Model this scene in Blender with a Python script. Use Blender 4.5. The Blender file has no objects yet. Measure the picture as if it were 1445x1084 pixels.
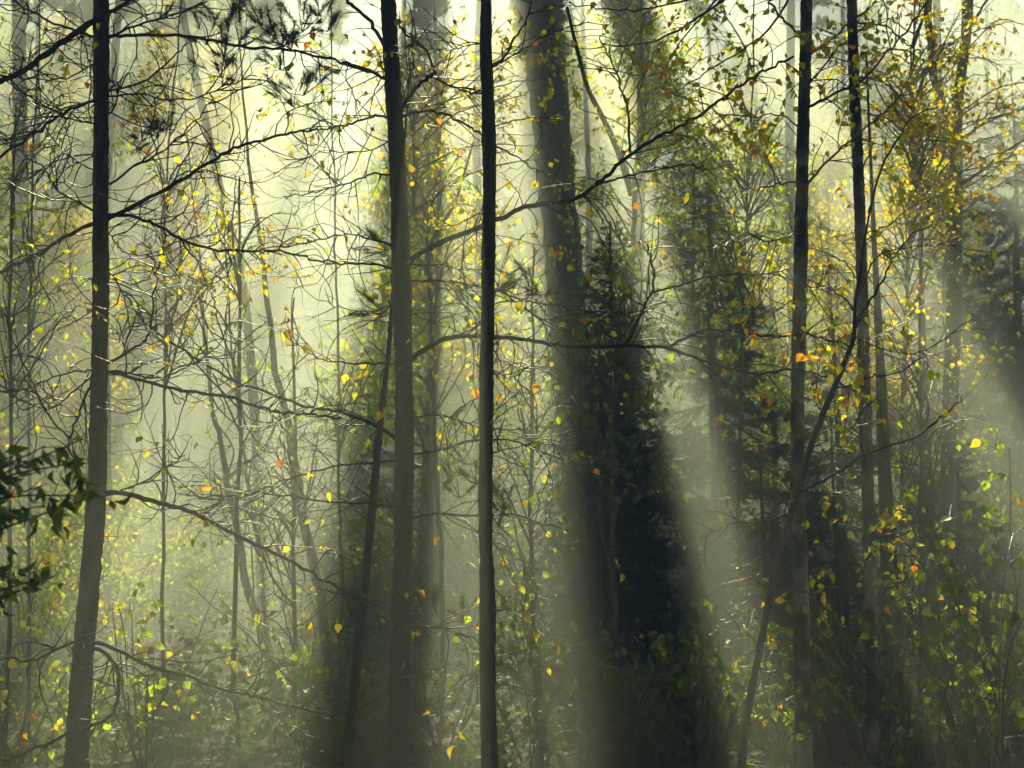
import bpy, math
import numpy as np

R = math.radians
scene = bpy.context.scene
COL = scene.collection

# ------------------------------------------------------------------ camera
CAM_Z, PITCH, FPX = 1.6, R(6.0), 2007.0          # FPX: focal length in photo pixels (50 mm on 36 mm)
cam_d = bpy.data.cameras.new('camera')
cam = bpy.data.objects.new('camera', cam_d)
COL.objects.link(cam)
cam.location = (0, 0, CAM_Z)
cam.rotation_euler = (R(90) + PITCH, 0, 0)
cam_d.sensor_width = 36
cam_d.lens = 36 * FPX / 1445
cam_d.clip_start = 0.05
cam_d.clip_end = 1500
cam_d.dof.use_dof = True
cam_d.dof.focus_distance = 9.3
cam_d.dof.aperture_fstop = 4.5
scene.camera = cam

# ------------------------------------------------------------------ light
SUN_EL, SUN_AZ = R(38.0), R(-2.0)                # azimuth from +Y, positive to the right
world = bpy.data.worlds.new('World')
scene.world = world
world.use_nodes = True
nt = world.node_tree
sky = nt.nodes.new('ShaderNodeTexSky')
sky.sky_type = 'NISHITA'
sky.sun_disc = False
sky.sun_elevation = SUN_EL
sky.sun_rotation = SUN_AZ
sky.dust_density = 0.15
sky.ozone_density = 3.0
bg = nt.nodes['Background']
bg.inputs['Strength'].default_value = 0.032
nt.links.new(sky.outputs[0], bg.inputs['Color'])

sun_d = bpy.data.lights.new('sun', 'SUN')
sun = bpy.data.objects.new('sun', sun_d)
COL.objects.link(sun)
sun_d.energy = 5.0
sun_d.angle = R(0.5)
sun_d.color = (1.0, 0.935, 0.58)
sun.rotation_euler = (R(90) - SUN_EL, 0, R(180) - SUN_AZ)   # shines towards the camera from behind the trees
SUN_DIR = np.array([math.sin(SUN_AZ) * math.cos(SUN_EL), math.cos(SUN_AZ) * math.cos(SUN_EL), math.sin(SUN_EL)])

scene.view_settings.view_transform = 'Standard'
scene.view_settings.look = 'None'
scene.view_settings.exposure = 3.15
scene.view_settings.gamma = 1.0
scene.view_settings.use_curve_mapping = False
cy = scene.cycles
cy.max_bounces = 6
cy.diffuse_bounces = 2
cy.glossy_bounces = 2
cy.transmission_bounces = 3
cy.volume_bounces = 0
cy.use_denoising = True
cy.sample_clamp_indirect = 4.0
cy.sample_clamp_direct = 0.0

HAZE_DENSITY, HAZE_ANISO, HAZE_COLOR = 0.054, 0.22, (0.90, 0.97, 0.86)

# ------------------------------------------------------------------ helpers
def rng_of(seed): return np.random.default_rng(seed)

def ray(px, py):
    u, v = (px - 722.5) / FPX, (542.0 - py) / FPX
    c, s = math.cos(PITCH), math.sin(PITCH)
    return np.array([u, c - v * s, s + v * c])

def at(px, py, Y):
    """the point at distance Y (metres along +Y) that a line of sight through (px, py) meets"""
    d = ray(px, py)
    return np.array([0, 0, CAM_Z]) + d * (Y / d[1])

def pix(P):
    P = np.atleast_2d(P)
    q = P - np.array([0, 0, CAM_Z])
    c, s = math.cos(PITCH), math.sin(PITCH)
    f = q[:, 1] * c + q[:, 2] * s
    up = -q[:, 1] * s + q[:, 2] * c
    f = np.where(np.abs(f) < 1e-6, 1e-6, f)
    return 722.5 + FPX * q[:, 0] / f, 542.0 - FPX * up / f, f

def gz(x, y):
    return 0.10 * np.sin(x * 0.55 + 1.3) * np.cos(y * 0.42) + 0.06 * np.sin(x * 1.7 + y * 1.1) - 0.05

def unit(v): return v / (np.linalg.norm(v, axis=-1, keepdims=True) + 1e-12)

def smooth_path(P, n_per=5):
    P = np.asarray(P, float)
    if len(P) < 3:
        t = np.linspace(0, 1, n_per + 1)[:, None]
        return P[0] * (1 - t) + P[-1] * t
    Q = np.vstack([2 * P[0] - P[1], P, 2 * P[-1] - P[-2]])
    out = []
    for i in range(1, len(Q) - 2):
        for k in range(n_per):
            t = k / n_per
            a, b, c, d = Q[i - 1], Q[i], Q[i + 1], Q[i + 2]
            out.append(0.5 * (2 * b + (c - a) * t + (2 * a - 5 * b + 4 * c - d) * t * t + (3 * b - a - 3 * c + d) * t ** 3))
    out.append(Q[-2])
    return np.array(out)

class MB:
    """collects tubes and scattered faces and links them as one mesh"""
    def __init__(s): s.V, s.F, s.n = [], [], 0
    def add(s, V, F):                             # F: (m, k) int array
        s.V.append(np.asarray(V, float)); s.F.append(np.asarray(F, np.int64) + s.n); s.n += len(V)
    def tube(s, P, r, sides=6, rng=None, rough=0.0, cap=True):
        P = np.asarray(P, float); n = len(P)
        r = np.broadcast_to(np.asarray(r, float), (n,)) if np.ndim(r) == 0 else np.asarray(r, float)
        T = unit(np.gradient(P, axis=0))
        ref = np.array([0, 0, 1.0]) if abs(T[:, 2]).mean() < 0.8 else np.array([0, 1.0, 0])
        A = unit(np.cross(T, ref)); B = np.cross(T, A)
        a = np.arange(sides) * 2 * math.pi / sides
        rr = np.repeat(r[:, None], sides, 1)
        if rng is not None and rough > 0: rr = rr * (1 + rough * rng.standard_normal(rr.shape))
        V = P[:, None, :] + rr[..., None] * (np.cos(a)[None, :, None] * A[:, None, :] + np.sin(a)[None, :, None] * B[:, None, :])
        i = np.arange(n - 1)[:, None] * sides; j = np.arange(sides)[None, :]; j2 = (j + 1) % sides
        F = np.stack([i + j, i + j2, i + sides + j2, i + sides + j], -1).reshape(-1, 4)
        s.add(V.reshape(-1, 3), F)
        if cap and sides > 3:
            s.F.append(np.array([list(range(s.n - sides, s.n))])); s.F.append(np.array([list(range(s.n - sides * n, s.n - sides * n + sides))[::-1]]))
    def scatter(s, tv, tf, pos, M, sc):
        """tv (k,3) template vertices, tf faces, pos (n,3), M (n,3,3), sc (n,)"""
        if len(pos) == 0: return
        V = np.einsum('nij,kj->nki', M, tv) * np.asarray(sc)[:, None, None] + pos[:, None, :]
        k = len(tv); F = tf[None, :, :] + (np.arange(len(pos)) * k)[:, None, None]
        s.add(V.reshape(-1, 3), F.reshape(-1, tf.shape[1]))
    def mesh(s, name, mats, origin=(0, 0, 0), smooth=True):
        V = np.concatenate(s.V) - np.asarray(origin)
        me = bpy.data.meshes.new(name)
        counts = np.concatenate([np.full(len(f), f.shape[1], np.int32) for f in s.F])
        loops = np.concatenate([f.ravel() for f in s.F]).astype(np.int32)
        me.vertices.add(len(V)); me.vertices.foreach_set('co', V.astype(np.float32).ravel())
        me.loops.add(len(loops)); me.loops.foreach_set('vertex_index', loops)
        me.polygons.add(len(counts))
        me.polygons.foreach_set('loop_start', np.concatenate([[0], np.cumsum(counts)[:-1]]).astype(np.int32))
        me.polygons.foreach_set('use_smooth', np.full(len(counts), smooth))
        for m in (mats if isinstance(mats, (list, tuple)) else [mats]): me.materials.append(m)
        me.update(calc_edges=True)
        return me
    def build(s, name, mats, parent=None, origin=(0, 0, 0), smooth=True, kind=None, label=None):
        if not s.V: return None
        return link(name, s.mesh(name, mats, origin, smooth), parent, kind, label)

def link(name, data, parent=None, kind=None, label=None):
    o = bpy.data.objects.new(name, data); COL.objects.link(o)
    if parent is not None: o.parent = parent
    if kind: o['kind'] = kind
    if label: o['label'] = label
    return o

def thing(name, label, cat, loc, group=None):
    o = link(name, None); o.location = loc; o.empty_display_size = 0.2
    o['label'] = label; o['category'] = cat
    if group: o['group'] = group
    return o

def rand_rot(rng, n):
    q = unit(rng.standard_normal((n, 4)))
    w, x, y, z = q.T
    return np.stack([np.stack([1 - 2 * (y * y + z * z), 2 * (x * y - w * z), 2 * (x * z + w * y)], -1),
                     np.stack([2 * (x * y + w * z), 1 - 2 * (x * x + z * z), 2 * (y * z - w * x)], -1),
                     np.stack([2 * (x * z - w * y), 2 * (y * z + w * x), 1 - 2 * (x * x + y * y)], -1)], 1)

def frame_rot(axis, rng, roll=None):
    """matrices whose local +Y runs along axis, rolled at random (or to roll)"""
    axis = unit(axis); n = len(axis)
    h = unit(rng.standard_normal((n, 3)))
    X = unit(np.cross(axis, h)); Z = np.cross(X, axis)
    return np.stack([X, axis, Z], -1)

# leaf shapes: stalk end at the origin, blade along +Y, one unit long
def leaf_shape(w, fold, curl):
    ys = [0.0, 0.16, 0.38, 0.62, 0.84, 1.0]; ws = [0.0, 0.62, 1.0, 0.72, 0.30, 0.0]
    V, F = [], []
    for y, k in zip(ys, ws):
        z = -curl * (y - 0.3) ** 2
        V.append((0, y, z))
        if 0 < k: V += [(-w * k * 0.5, y - 0.03, z + fold * k), (w * k * 0.5, y - 0.03, z + fold * k)]
    V = np.array(V)
    m = [0, 1, 4, 7, 10, 13]
    F = []
    F += [(0, m[1], m[1] + 1), (0, m[1] + 2, m[1])]
    for a, b in zip(m[1:4], m[2:5]):
        F += [(a, b, b + 1), (a, b + 1, a + 1), (a, a + 2, b + 2), (a, b + 2, b)]
    F += [(m[4], m[5], m[4] + 1), (m[4], m[4] + 2, m[5])]
    return V, np.array(F)
LEAVES = [leaf_shape(0.78, 0.10, 0.25), leaf_shape(0.70, 0.16, 0.5), leaf_shape(0.85, 0.05, -0.2), leaf_shape(0.62, 0.2, 0.7)]
LEAF_LITE = (np.array([(0, 0, 0), (-0.36, 0.4, 0.07), (0, 0.45, 0), (0.36, 0.4, 0.07), (0, 1, -0.1)]), np.array([(0, 2, 1), (0, 3, 2), (2, 4, 1), (2, 3, 4)]))
CROWN_LEAF = (np.array([(0, 0, 0), (-0.36, 0.42, 0.1), (0.36, 0.42, 0.1), (0, 1, -0.1)]), np.array([(0, 2, 1), (1, 2, 3)]))
SPRIG = (np.array([(0, 0, 0), (-0.13, 0.35, 0.0), (0, 1, -0.05), (0.13, 0.45, 0.0)]), np.array([(0, 3, 2), (0, 2, 1)]))
NEEDLE = (np.array([(-0.02, 0, 0), (0.02, 0, 0), (0, 1, 0)]), np.array([(0, 1, 2)]))

# ------------------------------------------------------------------ materials
def new_mat(name):
    m = bpy.data.materials.new(name); m.use_nodes = True
    return m, m.node_tree.nodes, m.node_tree.links, m.node_tree.nodes['Principled BSDF'], m.node_tree.nodes['Material Output']

def ramp(N, stops, interp='LINEAR'):
    r = N.new('ShaderNodeValToRGB'); cr = r.color_ramp; cr.interpolation = interp
    while len(cr.elements) < len(stops): cr.elements.new(0.5)
    for e, (p, c) in zip(cr.elements, stops): e.position = p; e.color = (*c, 1)
    return r

def bark(name, stops, scale=(22, 22, 5), bump=1.0, rough=0.75, spots=None, moss=None):
    m, N, L, P, out = new_mat(name)
    tc = N.new('ShaderNodeTexCoord'); mp = N.new('ShaderNodeMapping'); mp.inputs['Scale'].default_value = scale
    L.new(tc.outputs['Object'], mp.inputs[0])
    n = N.new('ShaderNodeTexNoise'); n.inputs['Scale'].default_value = 1.0; n.inputs['Detail'].default_value = 6; n.inputs['Roughness'].default_value = 0.65
    L.new(mp.outputs[0], n.inputs['Vector'])
    r = ramp(N, stops); L.new(n.outputs['Fac'], r.inputs[0])
    col = r.outputs[0]
    def over(col, c, sc, lo, hi):
        n2 = N.new('ShaderNodeTexNoise'); n2.inputs['Scale'].default_value = 1; n2.inputs['Detail'].default_value = 4
        mp2 = N.new('ShaderNodeMapping'); mp2.inputs['Scale'].default_value = sc; L.new(tc.outputs['Object'], mp2.inputs[0]); L.new(mp2.outputs[0], n2.inputs['Vector'])
        r2 = ramp(N, [(lo, (0, 0, 0)), (hi, (1, 1, 1))]); L.new(n2.outputs['Fac'], r2.inputs[0])
        mx = N.new('ShaderNodeMixRGB'); L.new(r2.outputs[0], mx.inputs[0]); L.new(col, mx.inputs[1]); mx.inputs[2].default_value = (*c, 1)
        return mx.outputs[0]
    if spots: col = over(col, *spots)
    if moss: col = over(col, *moss)
    L.new(col, P.inputs['Base Color'])
    P.inputs['Roughness'].default_value = rough
    b = N.new('ShaderNodeBump'); b.inputs['Strength'].default_value = bump; b.inputs['Distance'].default_value = 0.02
    L.new(n.outputs['Fac'], b.inputs['Height']); L.new(b.outputs[0], P.inputs['Normal'])
    return m

def leaf_mat(name, palette, trans=0.8, rough=0.5, tboost=2.05):
    """palette: [(position, reflect colour)], chosen leaf by leaf; veins and blotches on top"""
    m, N, L, P, out = new_mat(name)
    g = N.new('ShaderNodeNewGeometry'); oi = N.new('ShaderNodeObjectInfo')
    ad = N.new('ShaderNodeMath'); ad.operation = 'ADD'; L.new(g.outputs['Random Per Island'], ad.inputs[0]); L.new(oi.outputs['Random'], ad.inputs[1])
    fr = N.new('ShaderNodeMath'); fr.operation = 'FRACT'; L.new(ad.outputs[0], fr.inputs[0])
    r = ramp(N, palette); L.new(fr.outputs[0], r.inputs[0])
    tc = N.new('ShaderNodeTexCoord'); n = N.new('ShaderNodeTexNoise'); n.inputs['Scale'].default_value = 40; n.inputs['Detail'].default_value = 3
    L.new(tc.outputs['Object'], n.inputs['Vector'])
    hs = N.new('ShaderNodeHueSaturation'); L.new(r.outputs[0], hs.inputs['Color'])
    mr = N.new('ShaderNodeMapRange'); mr.inputs['To Min'].default_value = 0.6; mr.inputs['To Max'].default_value = 1.4; L.new(n.outputs['Fac'], mr.inputs['Value']); L.new(mr.outputs[0], hs.inputs['Value'])
    L.new(hs.outputs[0], P.inputs['Base Color']); P.inputs['Roughness'].default_value = rough
    t = N.new('ShaderNodeBsdfTranslucent')
    mb = N.new('ShaderNodeMixRGB'); mb.blend_type = 'MULTIPLY'; mb.inputs[0].default_value = 1; mb.inputs[2].default_value = (tboost, tboost * 1.08, tboost * 0.6, 1)
    L.new(hs.outputs[0], mb.inputs[1]); L.new(mb.outputs[0], t.inputs['Color'])
    mx = N.new('ShaderNodeMixShader'); mx.inputs[0].default_value = trans
    L.new(P.outputs[0], mx.inputs[1]); L.new(t.outputs[0], mx.inputs[2]); L.new(mx.outputs[0], out.inputs['Surface'])
    return m

BARK = bark('dark_bark', [(0.34, (0.006, 0.0055, 0.005)), (0.52, (0.03, 0.027, 0.022)), (0.7, (0.13, 0.12, 0.10))], moss=((0.035, 0.045, 0.014), (1.2, 1.2, 0.5), 0.5, 0.68))
BARK_PINE = bark('pine_bark', [(0.34, (0.008, 0.007, 0.006)), (0.52, (0.045, 0.034, 0.026)), (0.7, (0.15, 0.115, 0.08))], scale=(26, 26, 9), bump=0.9)
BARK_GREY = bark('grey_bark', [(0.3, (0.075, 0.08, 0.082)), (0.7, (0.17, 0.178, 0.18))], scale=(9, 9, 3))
BARK_BIRCH = bark('birch_bark', [(0.3, (0.05, 0.048, 0.04)), (0.48, (0.18, 0.17, 0.14)), (0.7, (0.34, 0.32, 0.27))], scale=(5, 5, 16), spots=((0.014, 0.013, 0.011), (6, 6, 5.5), 0.44, 0.54), moss=((0.03, 0.04, 0.012), (3, 3, 1.3), 0.52, 0.66))
TWIG = bark('twig_bark', [(0.3, (0.02, 0.016, 0.012)), (0.7, (0.06, 0.048, 0.036))], scale=(60, 60, 60), bump=0.2, rough=0.5)
TWIG_PALE = bark('pale_twig_bark', [(0.3, (0.06, 0.05, 0.036)), (0.7, (0.14, 0.12, 0.085))], scale=(60, 60, 60), bump=0.2, rough=0.4)
GOLD = leaf_mat('gold_leaf', [(0.0, (0.42, 0.33, 0.02)), (0.35, (0.46, 0.34, 0.02)), (0.5, (0.31, 0.31, 0.02)), (0.66, (0.2, 0.26, 0.02)), (0.82, (0.46, 0.34, 0.02)), (0.90, (0.46, 0.24, 0.015)), (0.96, (0.44, 0.13, 0.015)), (1.0, (0.42, 0.33, 0.02))])
LIME = leaf_mat('lime_leaf', [(0.0, (0.22, 0.28, 0.02)), (0.35, (0.30, 0.32, 0.02)), (0.6, (0.14, 0.21, 0.02)), (0.8, (0.42, 0.35, 0.02)), (0.94, (0.44, 0.25, 0.015)), (1.0, (0.22, 0.28, 0.02))])
GREEN = leaf_mat('green_leaf', [(0.0, (0.05, 0.09, 0.02)), (0.4, (0.08, 0.13, 0.02)), (0.7, (0.12, 0.15, 0.02)), (0.9, (0.2, 0.19, 0.02)), (1.0, (0.05, 0.09, 0.02))], trans=0.5, rough=0.48)
CANOPY = leaf_mat('crown_leaf', [(0.0, (0.07, 0.09, 0.015)), (0.5, (0.13, 0.14, 0.02)), (0.8, (0.24, 0.19, 0.02)), (1.0, (0.08, 0.1, 0.02))], trans=0.35, tboost=1.1)
SPRUCE = leaf_mat('spruce_needle', [(0.0, (0.018, 0.04, 0.018)), (0.5, (0.03, 0.06, 0.022)), (1.0, (0.045, 0.07, 0.02))], trans=0.12, rough=0.6, tboost=1.2)
PINE_N = leaf_mat('pine_needle', [(0.0, (0.05, 0.085, 0.025)), (0.6, (0.10, 0.13, 0.0)), (1.0, (0.2, 0.17, 0.0))], trans=0.4, rough=0.45, tboost=1.5)
HERB = leaf_mat('herb_leaf', [(0.0, (0.04, 0.07, 0.015)), (0.5, (0.07, 0.1, 0.016)), (0.8, (0.13, 0.13, 0.02)), (1.0, (0.12, 0.07, 0.02))], trans=0.4, rough=0.55)
LITTER = leaf_mat('litter_leaf', [(0.0, (0.08, 0.045, 0.02)), (0.5, (0.14, 0.08, 0.0)), (0.8, (0.2, 0.14, 0.0)), (1.0, (0.06, 0.035, 0.02))], trans=0.15, rough=0.5)

# ------------------------------------------------------------------ ground and haze
def build_ground():
    xs = np.concatenate([np.linspace(-150, -30, 13)[:-1], np.linspace(-30, 30, 121), np.linspace(30, 150, 13)[1:]])
    ys = np.concatenate([np.linspace(-60, 0, 7)[:-1], np.linspace(0, 60, 121), np.linspace(60, 170, 12)[1:]])
    X, Y = np.meshgrid(xs, ys); Z = gz(X, Y)
    V = np.stack([X, Y, Z], -1).reshape(-1, 3)
    nx = len(xs); i = np.arange(len(ys) - 1)[:, None] * nx + np.arange(nx - 1)[None, :]
    F = np.stack([i, i + 1, i + nx + 1, i + nx], -1).reshape(-1, 4)
    m, N, L, P, out = new_mat('forest_soil')
    tc = N.new('ShaderNodeTexCoord'); n = N.new('ShaderNodeTexNoise'); n.inputs['Scale'].default_value = 6; n.inputs['Detail'].default_value = 8
    L.new(tc.outputs['Object'], n.inputs['Vector'])
    r = ramp(N, [(0.3, (0.02, 0.016, 0.01)), (0.5, (0.05, 0.035, 0.018)), (0.65, (0.04, 0.05, 0.015))]); L.new(n.outputs['Fac'], r.inputs[0])
    L.new(r.outputs[0], P.inputs['Base Color']); P.inputs['Roughness'].default_value = 0.9
    b = N.new('ShaderNodeBump'); b.inputs['Distance'].default_value = 0.05; L.new(n.outputs['Fac'], b.inputs['Height']); L.new(b.outputs[0], P.inputs['Normal'])
    mb = MB(); mb.add(V, F); mb.build('ground', m, kind='structure')
build_ground()

def build_haze():
    mb = MB()
    x0, x1, y0, y1, z0, z1 = -155, 155, -65, 175, -1.5, 18.9
    V = np.array([(x, y, z) for z in (z0, z1) for y in (y0, y1) for x in (x0, x1)])
    mb.add(V, np.array([(0, 2, 3, 1), (4, 5, 7, 6), (0, 1, 5, 4), (1, 3, 7, 5), (3, 2, 6, 7), (2, 0, 4, 6)]))
    m = bpy.data.materials.new('morning_haze'); m.use_nodes = True; N = m.node_tree.nodes; N.clear()
    out = N.new('ShaderNodeOutputMaterial'); pv = N.new('ShaderNodeVolumePrincipled')
    pv.inputs['Color'].default_value = (*HAZE_COLOR, 1); pv.inputs['Density'].default_value = HAZE_DENSITY; pv.inputs['Anisotropy'].default_value = HAZE_ANISO
    m.node_tree.links.new(pv.outputs[0], out.inputs['Volume'])
    mb.build('haze', m, kind='stuff', smooth=False)
build_haze()

# ------------------------------------------------------------------ growing things
def pts(s): return [tuple(float(c) for c in p.split(',')) for p in s.split()]

def grow(p, d, length, rng, curl=2.0, droop=0.0, n=7):
    """a random walk whose heading turns slowly: a curved twig"""
    P = [np.array(p, float)]; d = unit(np.array(d, float)); w = rng.standard_normal(3) * curl
    st = length / n
    for _ in range(n):
        w = w * 0.75 + rng.standard_normal(3) * curl * 0.6
        d = unit(d + np.cross(w, d) * st + np.array([0, 0, -droop]) * st)
        P.append(P[-1] + d * st)
    return np.array(P)

def tapered(r0, r1, n, p=1.0): return r0 + (r1 - r0) * np.linspace(0, 1, n) ** p

class Tree:
    """a thing with trunk, branches, one mesh of fine twigs, single leaves and a joined rest"""
    def __init__(s, name, label, cat, base, seed, bark_m=BARK, twig_m=TWIG, leaf_m=GOLD, group=None, leaf_size=(0.05, 0.075), leaf_max=300, aspect=1.0):
        s.aspect = aspect; s.root = thing(name, label, cat, tuple(base), group); s.base = np.array(base, float)
        s.rng = rng_of(seed); s.bark, s.twig_m, s.leaf_m = bark_m, twig_m, leaf_m
        s.tw = MB(); s.lp, s.ld, s.ls = [], [], []; s.leaf_size, s.leaf_max = leaf_size, leaf_max
    def tube_part(s, name, P, r, sides, m=None, rough=0.0, label=None):
        mb = MB(); mb.tube(P, r, sides, s.rng, rough)
        return mb.build(name, m or s.bark, s.root, s.base, label=label)
    def leaf_at(s, p, d, size=None):
        s.lp.append(np.array(p)); s.ld.append(np.array(d)); s.ls.append(size or s.rng.uniform(*s.leaf_size))
    def leaves_on(s, P, prob, spread=0.03, t0=0.25):
        for q, d in zip(P[1:], np.diff(P, axis=0)):
            if s.rng.random() < prob:
                dd = unit(d) * 0.5 + s.rng.standard_normal(3) * 0.5 + np.array([0, 0, -0.75])
                s.leaf_at(q, dd)
                st = q + unit(dd) * 0.0
    def twigs_on(s, P, per_m, length, r, curl, leafp, droop=0.0, level=2, t0=0.1, up=0.0, sub=4.0, flat=0.5):
        rng = s.rng; seg = np.linalg.norm(np.diff(P, axis=0), axis=1); tot = seg.sum(); cum = np.concatenate([[0], np.cumsum(seg)])
        n = rng.poisson(per_m * tot * (1 - t0))
        for _ in range(n):
            t = rng.uniform(t0, 1) * tot; i = min(np.searchsorted(cum, t) - 1, len(seg) - 1); i = max(i, 0)
            f = (t - cum[i]) / (seg[i] + 1e-9); q = P[i] * (1 - f) + P[i + 1] * f; T = unit(P[i + 1] - P[i])
            h = rng.standard_normal(3); h[1] *= flat; h[2] += up; h = unit(h - T * (h @ T))
            a = rng.uniform(0.5, 1.25); d = math.cos(a) * T + math.sin(a) * h
            ln = rng.uniform(*length) * (1.15 - 0.55 * t / tot)
            W = grow(q, d, ln, rng, curl, droop, n=8 if level == 2 else 6)
            s.tw.tube(W, tapered(r, r * 0.35, len(W)), 4 if r > 0.0035 else 3, cap=False)
            if leafp > 0: s.leaves_on(W[2:], leafp)
            if level > 1: s.twigs_on(W, sub, (length[0] * 0.35, length[1] * 0.45), r * 0.6, curl * 1.2, leafp * 1.2, droop, level - 1, 0.2, up, sub, flat)
    def branch(s, P, w0, w1, twig=None, name='branch', sides=6, wig=0.008, power=0.8):
        P = smooth_path(P, 5); P = P + s.rng.standard_normal(P.shape) * wig * np.linspace(0.2, 1, len(P))[:, None]
        o = s.tube_part(name, P, tapered(w0, w1, len(P), power), sides, s.twig_m if w0 < 0.008 else s.bark, 0.06)
        if twig:
            tw = dict(twig); tw['leafp'] = tw['leafp'] * s.rng.choice([0.1, 0.4, 1.0, 2.0])
            s.twigs_on(P, **tw)
        return P
    def finish(s, singles=True):
        s.tw.build('twigs', s.twig_m, s.root, s.base, kind='stuff')
        n = len(s.lp)
        if n == 0: return
        pos, D, sz = np.array(s.lp), np.array(s.ld), np.array(s.ls)
        M = frame_rot(D, s.rng); M[:, :, 0] *= s.aspect
        x, y, f = pix(pos); seen = (x > 0) & (x < 1445) & (y > 0) & (y < 1084)
        px = sz / f * FPX
        order = np.argsort(-(px * seen)); one = np.zeros(n, bool)
        if singles:
            k = order[:s.leaf_max]; one[k] = (px[k] >= 9.5) & seen[k]
        from mathutils import Matrix
        idx = np.nonzero(one)[0]
        for i in idx:
            me = leaf_mesh(int(s.rng.integers(len(LEAVES))), s.leaf_m)
            o = link('leaf', me, s.root)
            m4 = np.eye(4); m4[:3, :3] = M[i] * sz[i]; m4[:3, 3] = pos[i] - s.base
            o.matrix_local = Matrix(m4.tolist())
        rest = np.nonzero(~one)[0]
        if len(rest):
            mb = MB(); which = s.rng.integers(len(LEAVES), size=len(rest))
            near = px[rest] > 7.5
            for k in range(len(LEAVES)):
                q = rest[(which == k) & near]; mb.scatter(*LEAVES[k], pos[q], M[q], sz[q])
            q = rest[~near]; mb.scatter(*LEAF_LITE, pos[q], M[q], sz[q])
            mb.build('leaves', s.leaf_m, s.root, s.base, kind='stuff', smooth=False)

_leafmesh = {}
def leaf_mesh(k, m):
    if (k, m.name) not in _leafmesh:
        mb = MB(); mb.add(*LEAVES[k])
        st = np.array([(0, -0.35, 0.06), (0, -0.15, 0.01), (0, 0.02, 0)])   # its stalk
        mb.tube(st, 0.014, 3, cap=False)
        _leafmesh[(k, m.name)] = mb.mesh('leaf', m, smooth=False)
    return _leafmesh[(k, m.name)]

def trunk_path(px, Y, H, lean=None):
    """px: [(x, y)] down the photo; runs on to the ground below and to height H above"""
    P = np.array([at(x, y, Y) for x, y in px])[::-1]                       # bottom to top
    lo = P[0]; d = unit(P[0] - P[1]); g = gz(lo[0], lo[1])
    if lo[2] > g:
        k = (lo[2] - g + 0.25) / max(-d[2], 0.3); P = np.vstack([lo + d * k, P])
    top = P[-1]; d = unit(P[-1] - P[-2]) if lean is None else unit(np.array(lean, float))
    d = unit(d * 0.6 + np.array([0, 0, 0.4]))
    n = max(2, int((H - top[2]) / 1.5))
    if H > top[2]: P = np.vstack([P] + [top + d * (H - top[2]) / d[2] * (k / n) for k in range(1, n + 1)])
    return P

def base_of(P):
    z = gz(P[0][0], P[0][1]); return np.array([P[0][0], P[0][1], z])

def theta(P):
    """angle about the line from the camera to the sun; sun shafts run along constant theta"""
    x, y, f = pix(P); vx, vy, _ = pix(np.array([SUN_DIR * 1e5]) + np.array([0, 0, CAM_Z])); return (x - vx) / np.maximum(y - vy, 1.0), y - vy

# theta ranges cut out of the crowns to shape the light shafts
GAPS = [(-3.0, -0.42, 0.25), (-0.35, -0.275, 0.01), (-0.215, -0.13, 0.01), (-0.028, 0.020, 0.01), (0.043, 0.088, 0.01), (0.205, 0.262, 0.01), (0.37, 0.43, 0.01), (0.50, 0.60, 0.01), (0.76, 3.0, 0.05)]   # and the share of clumps that stay

def crown(tree, axis, z0, z1, rad, n_clump, per, seed, m=None, size=(0.13, 0.22), gaps=True, clump=(0.35, 0.75), margin=0.7, limb=True):
    """leaf clumps round the upper stem, each on a limb of its own"""
    rng = rng_of(seed); mb = MB(); lm = MB(); m = m or CANOPY; zs = axis[:, 2]
    C = []
    for _ in range(n_clump):
        t = rng.random() ** 0.8; z = z0 + (z1 - z0) * t
        a = rng.uniform(0, 2 * math.pi); rr = rad * math.sqrt(rng.random()) * (1 - 0.55 * t)
        c = np.array([np.interp(z, zs, axis[:, 0]), np.interp(z, zs, axis[:, 1]), z]); q = c + np.array([math.cos(a) * rr, math.sin(a) * rr, rng.normal(0, 0.2)])
        C.append((c, q, rng.uniform(*clump)))
    for c, q, cr in C:
        if gaps and q[1] > 2:  # clumps left out along the shaft ranges to let sun through
            th, dy = theta(q[None]); th = th[0]; mg = margin * cr * FPX / q[1] / max(dy[0], 120.0)
            if dy[0] > -20 and any(a - mg < th < b + mg and rng.random() > kp for a, b, kp in GAPS): continue
        n = int(per * cr / 0.5); v = unit(rng.standard_normal((n, 3))) * (rng.random((n, 1)) ** 0.4) * cr * np.array([1, 1, 0.7])
        mb.scatter(*CROWN_LEAF, q + v, rand_rot(rng, n), rng.uniform(*size, n))
        if limb is True or rng.random() < limb:
            s0 = c - np.array([0, 0, 0.35 * np.linalg.norm(q - c)]); s0[2] = max(s0[2], zs[0] + 0.5)
            L_ = smooth_path([s0, (s0 + q) / 2 + rng.normal(0, 0.12, 3), q], 4); lm.tube(L_, tapered(0.022, 0.006, len(L_)), 5, cap=False)
    if limb and lm.V: lm.build('limbs', tree.bark, tree.root, tree.base, kind='stuff')
    mb.build('crown', m, tree.root, tree.base, smooth=False, kind='stuff')

def traced(tree, Y, data, twig=None, drift=0.7):
    """branches followed along the photograph; each wanders in depth as it goes"""
    for s, w0, w1 in data:
        p = pts(s); e = tree.rng.uniform(-drift, drift); n = len(p)
        P = [at(x, y, Y + e * (i / (n - 1)) ** 1.3) for i, (x, y) in enumerate(p)]
        k = Y / FPX / 2
        tree.branch(P, w0 * k, w1 * k, twig)

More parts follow.
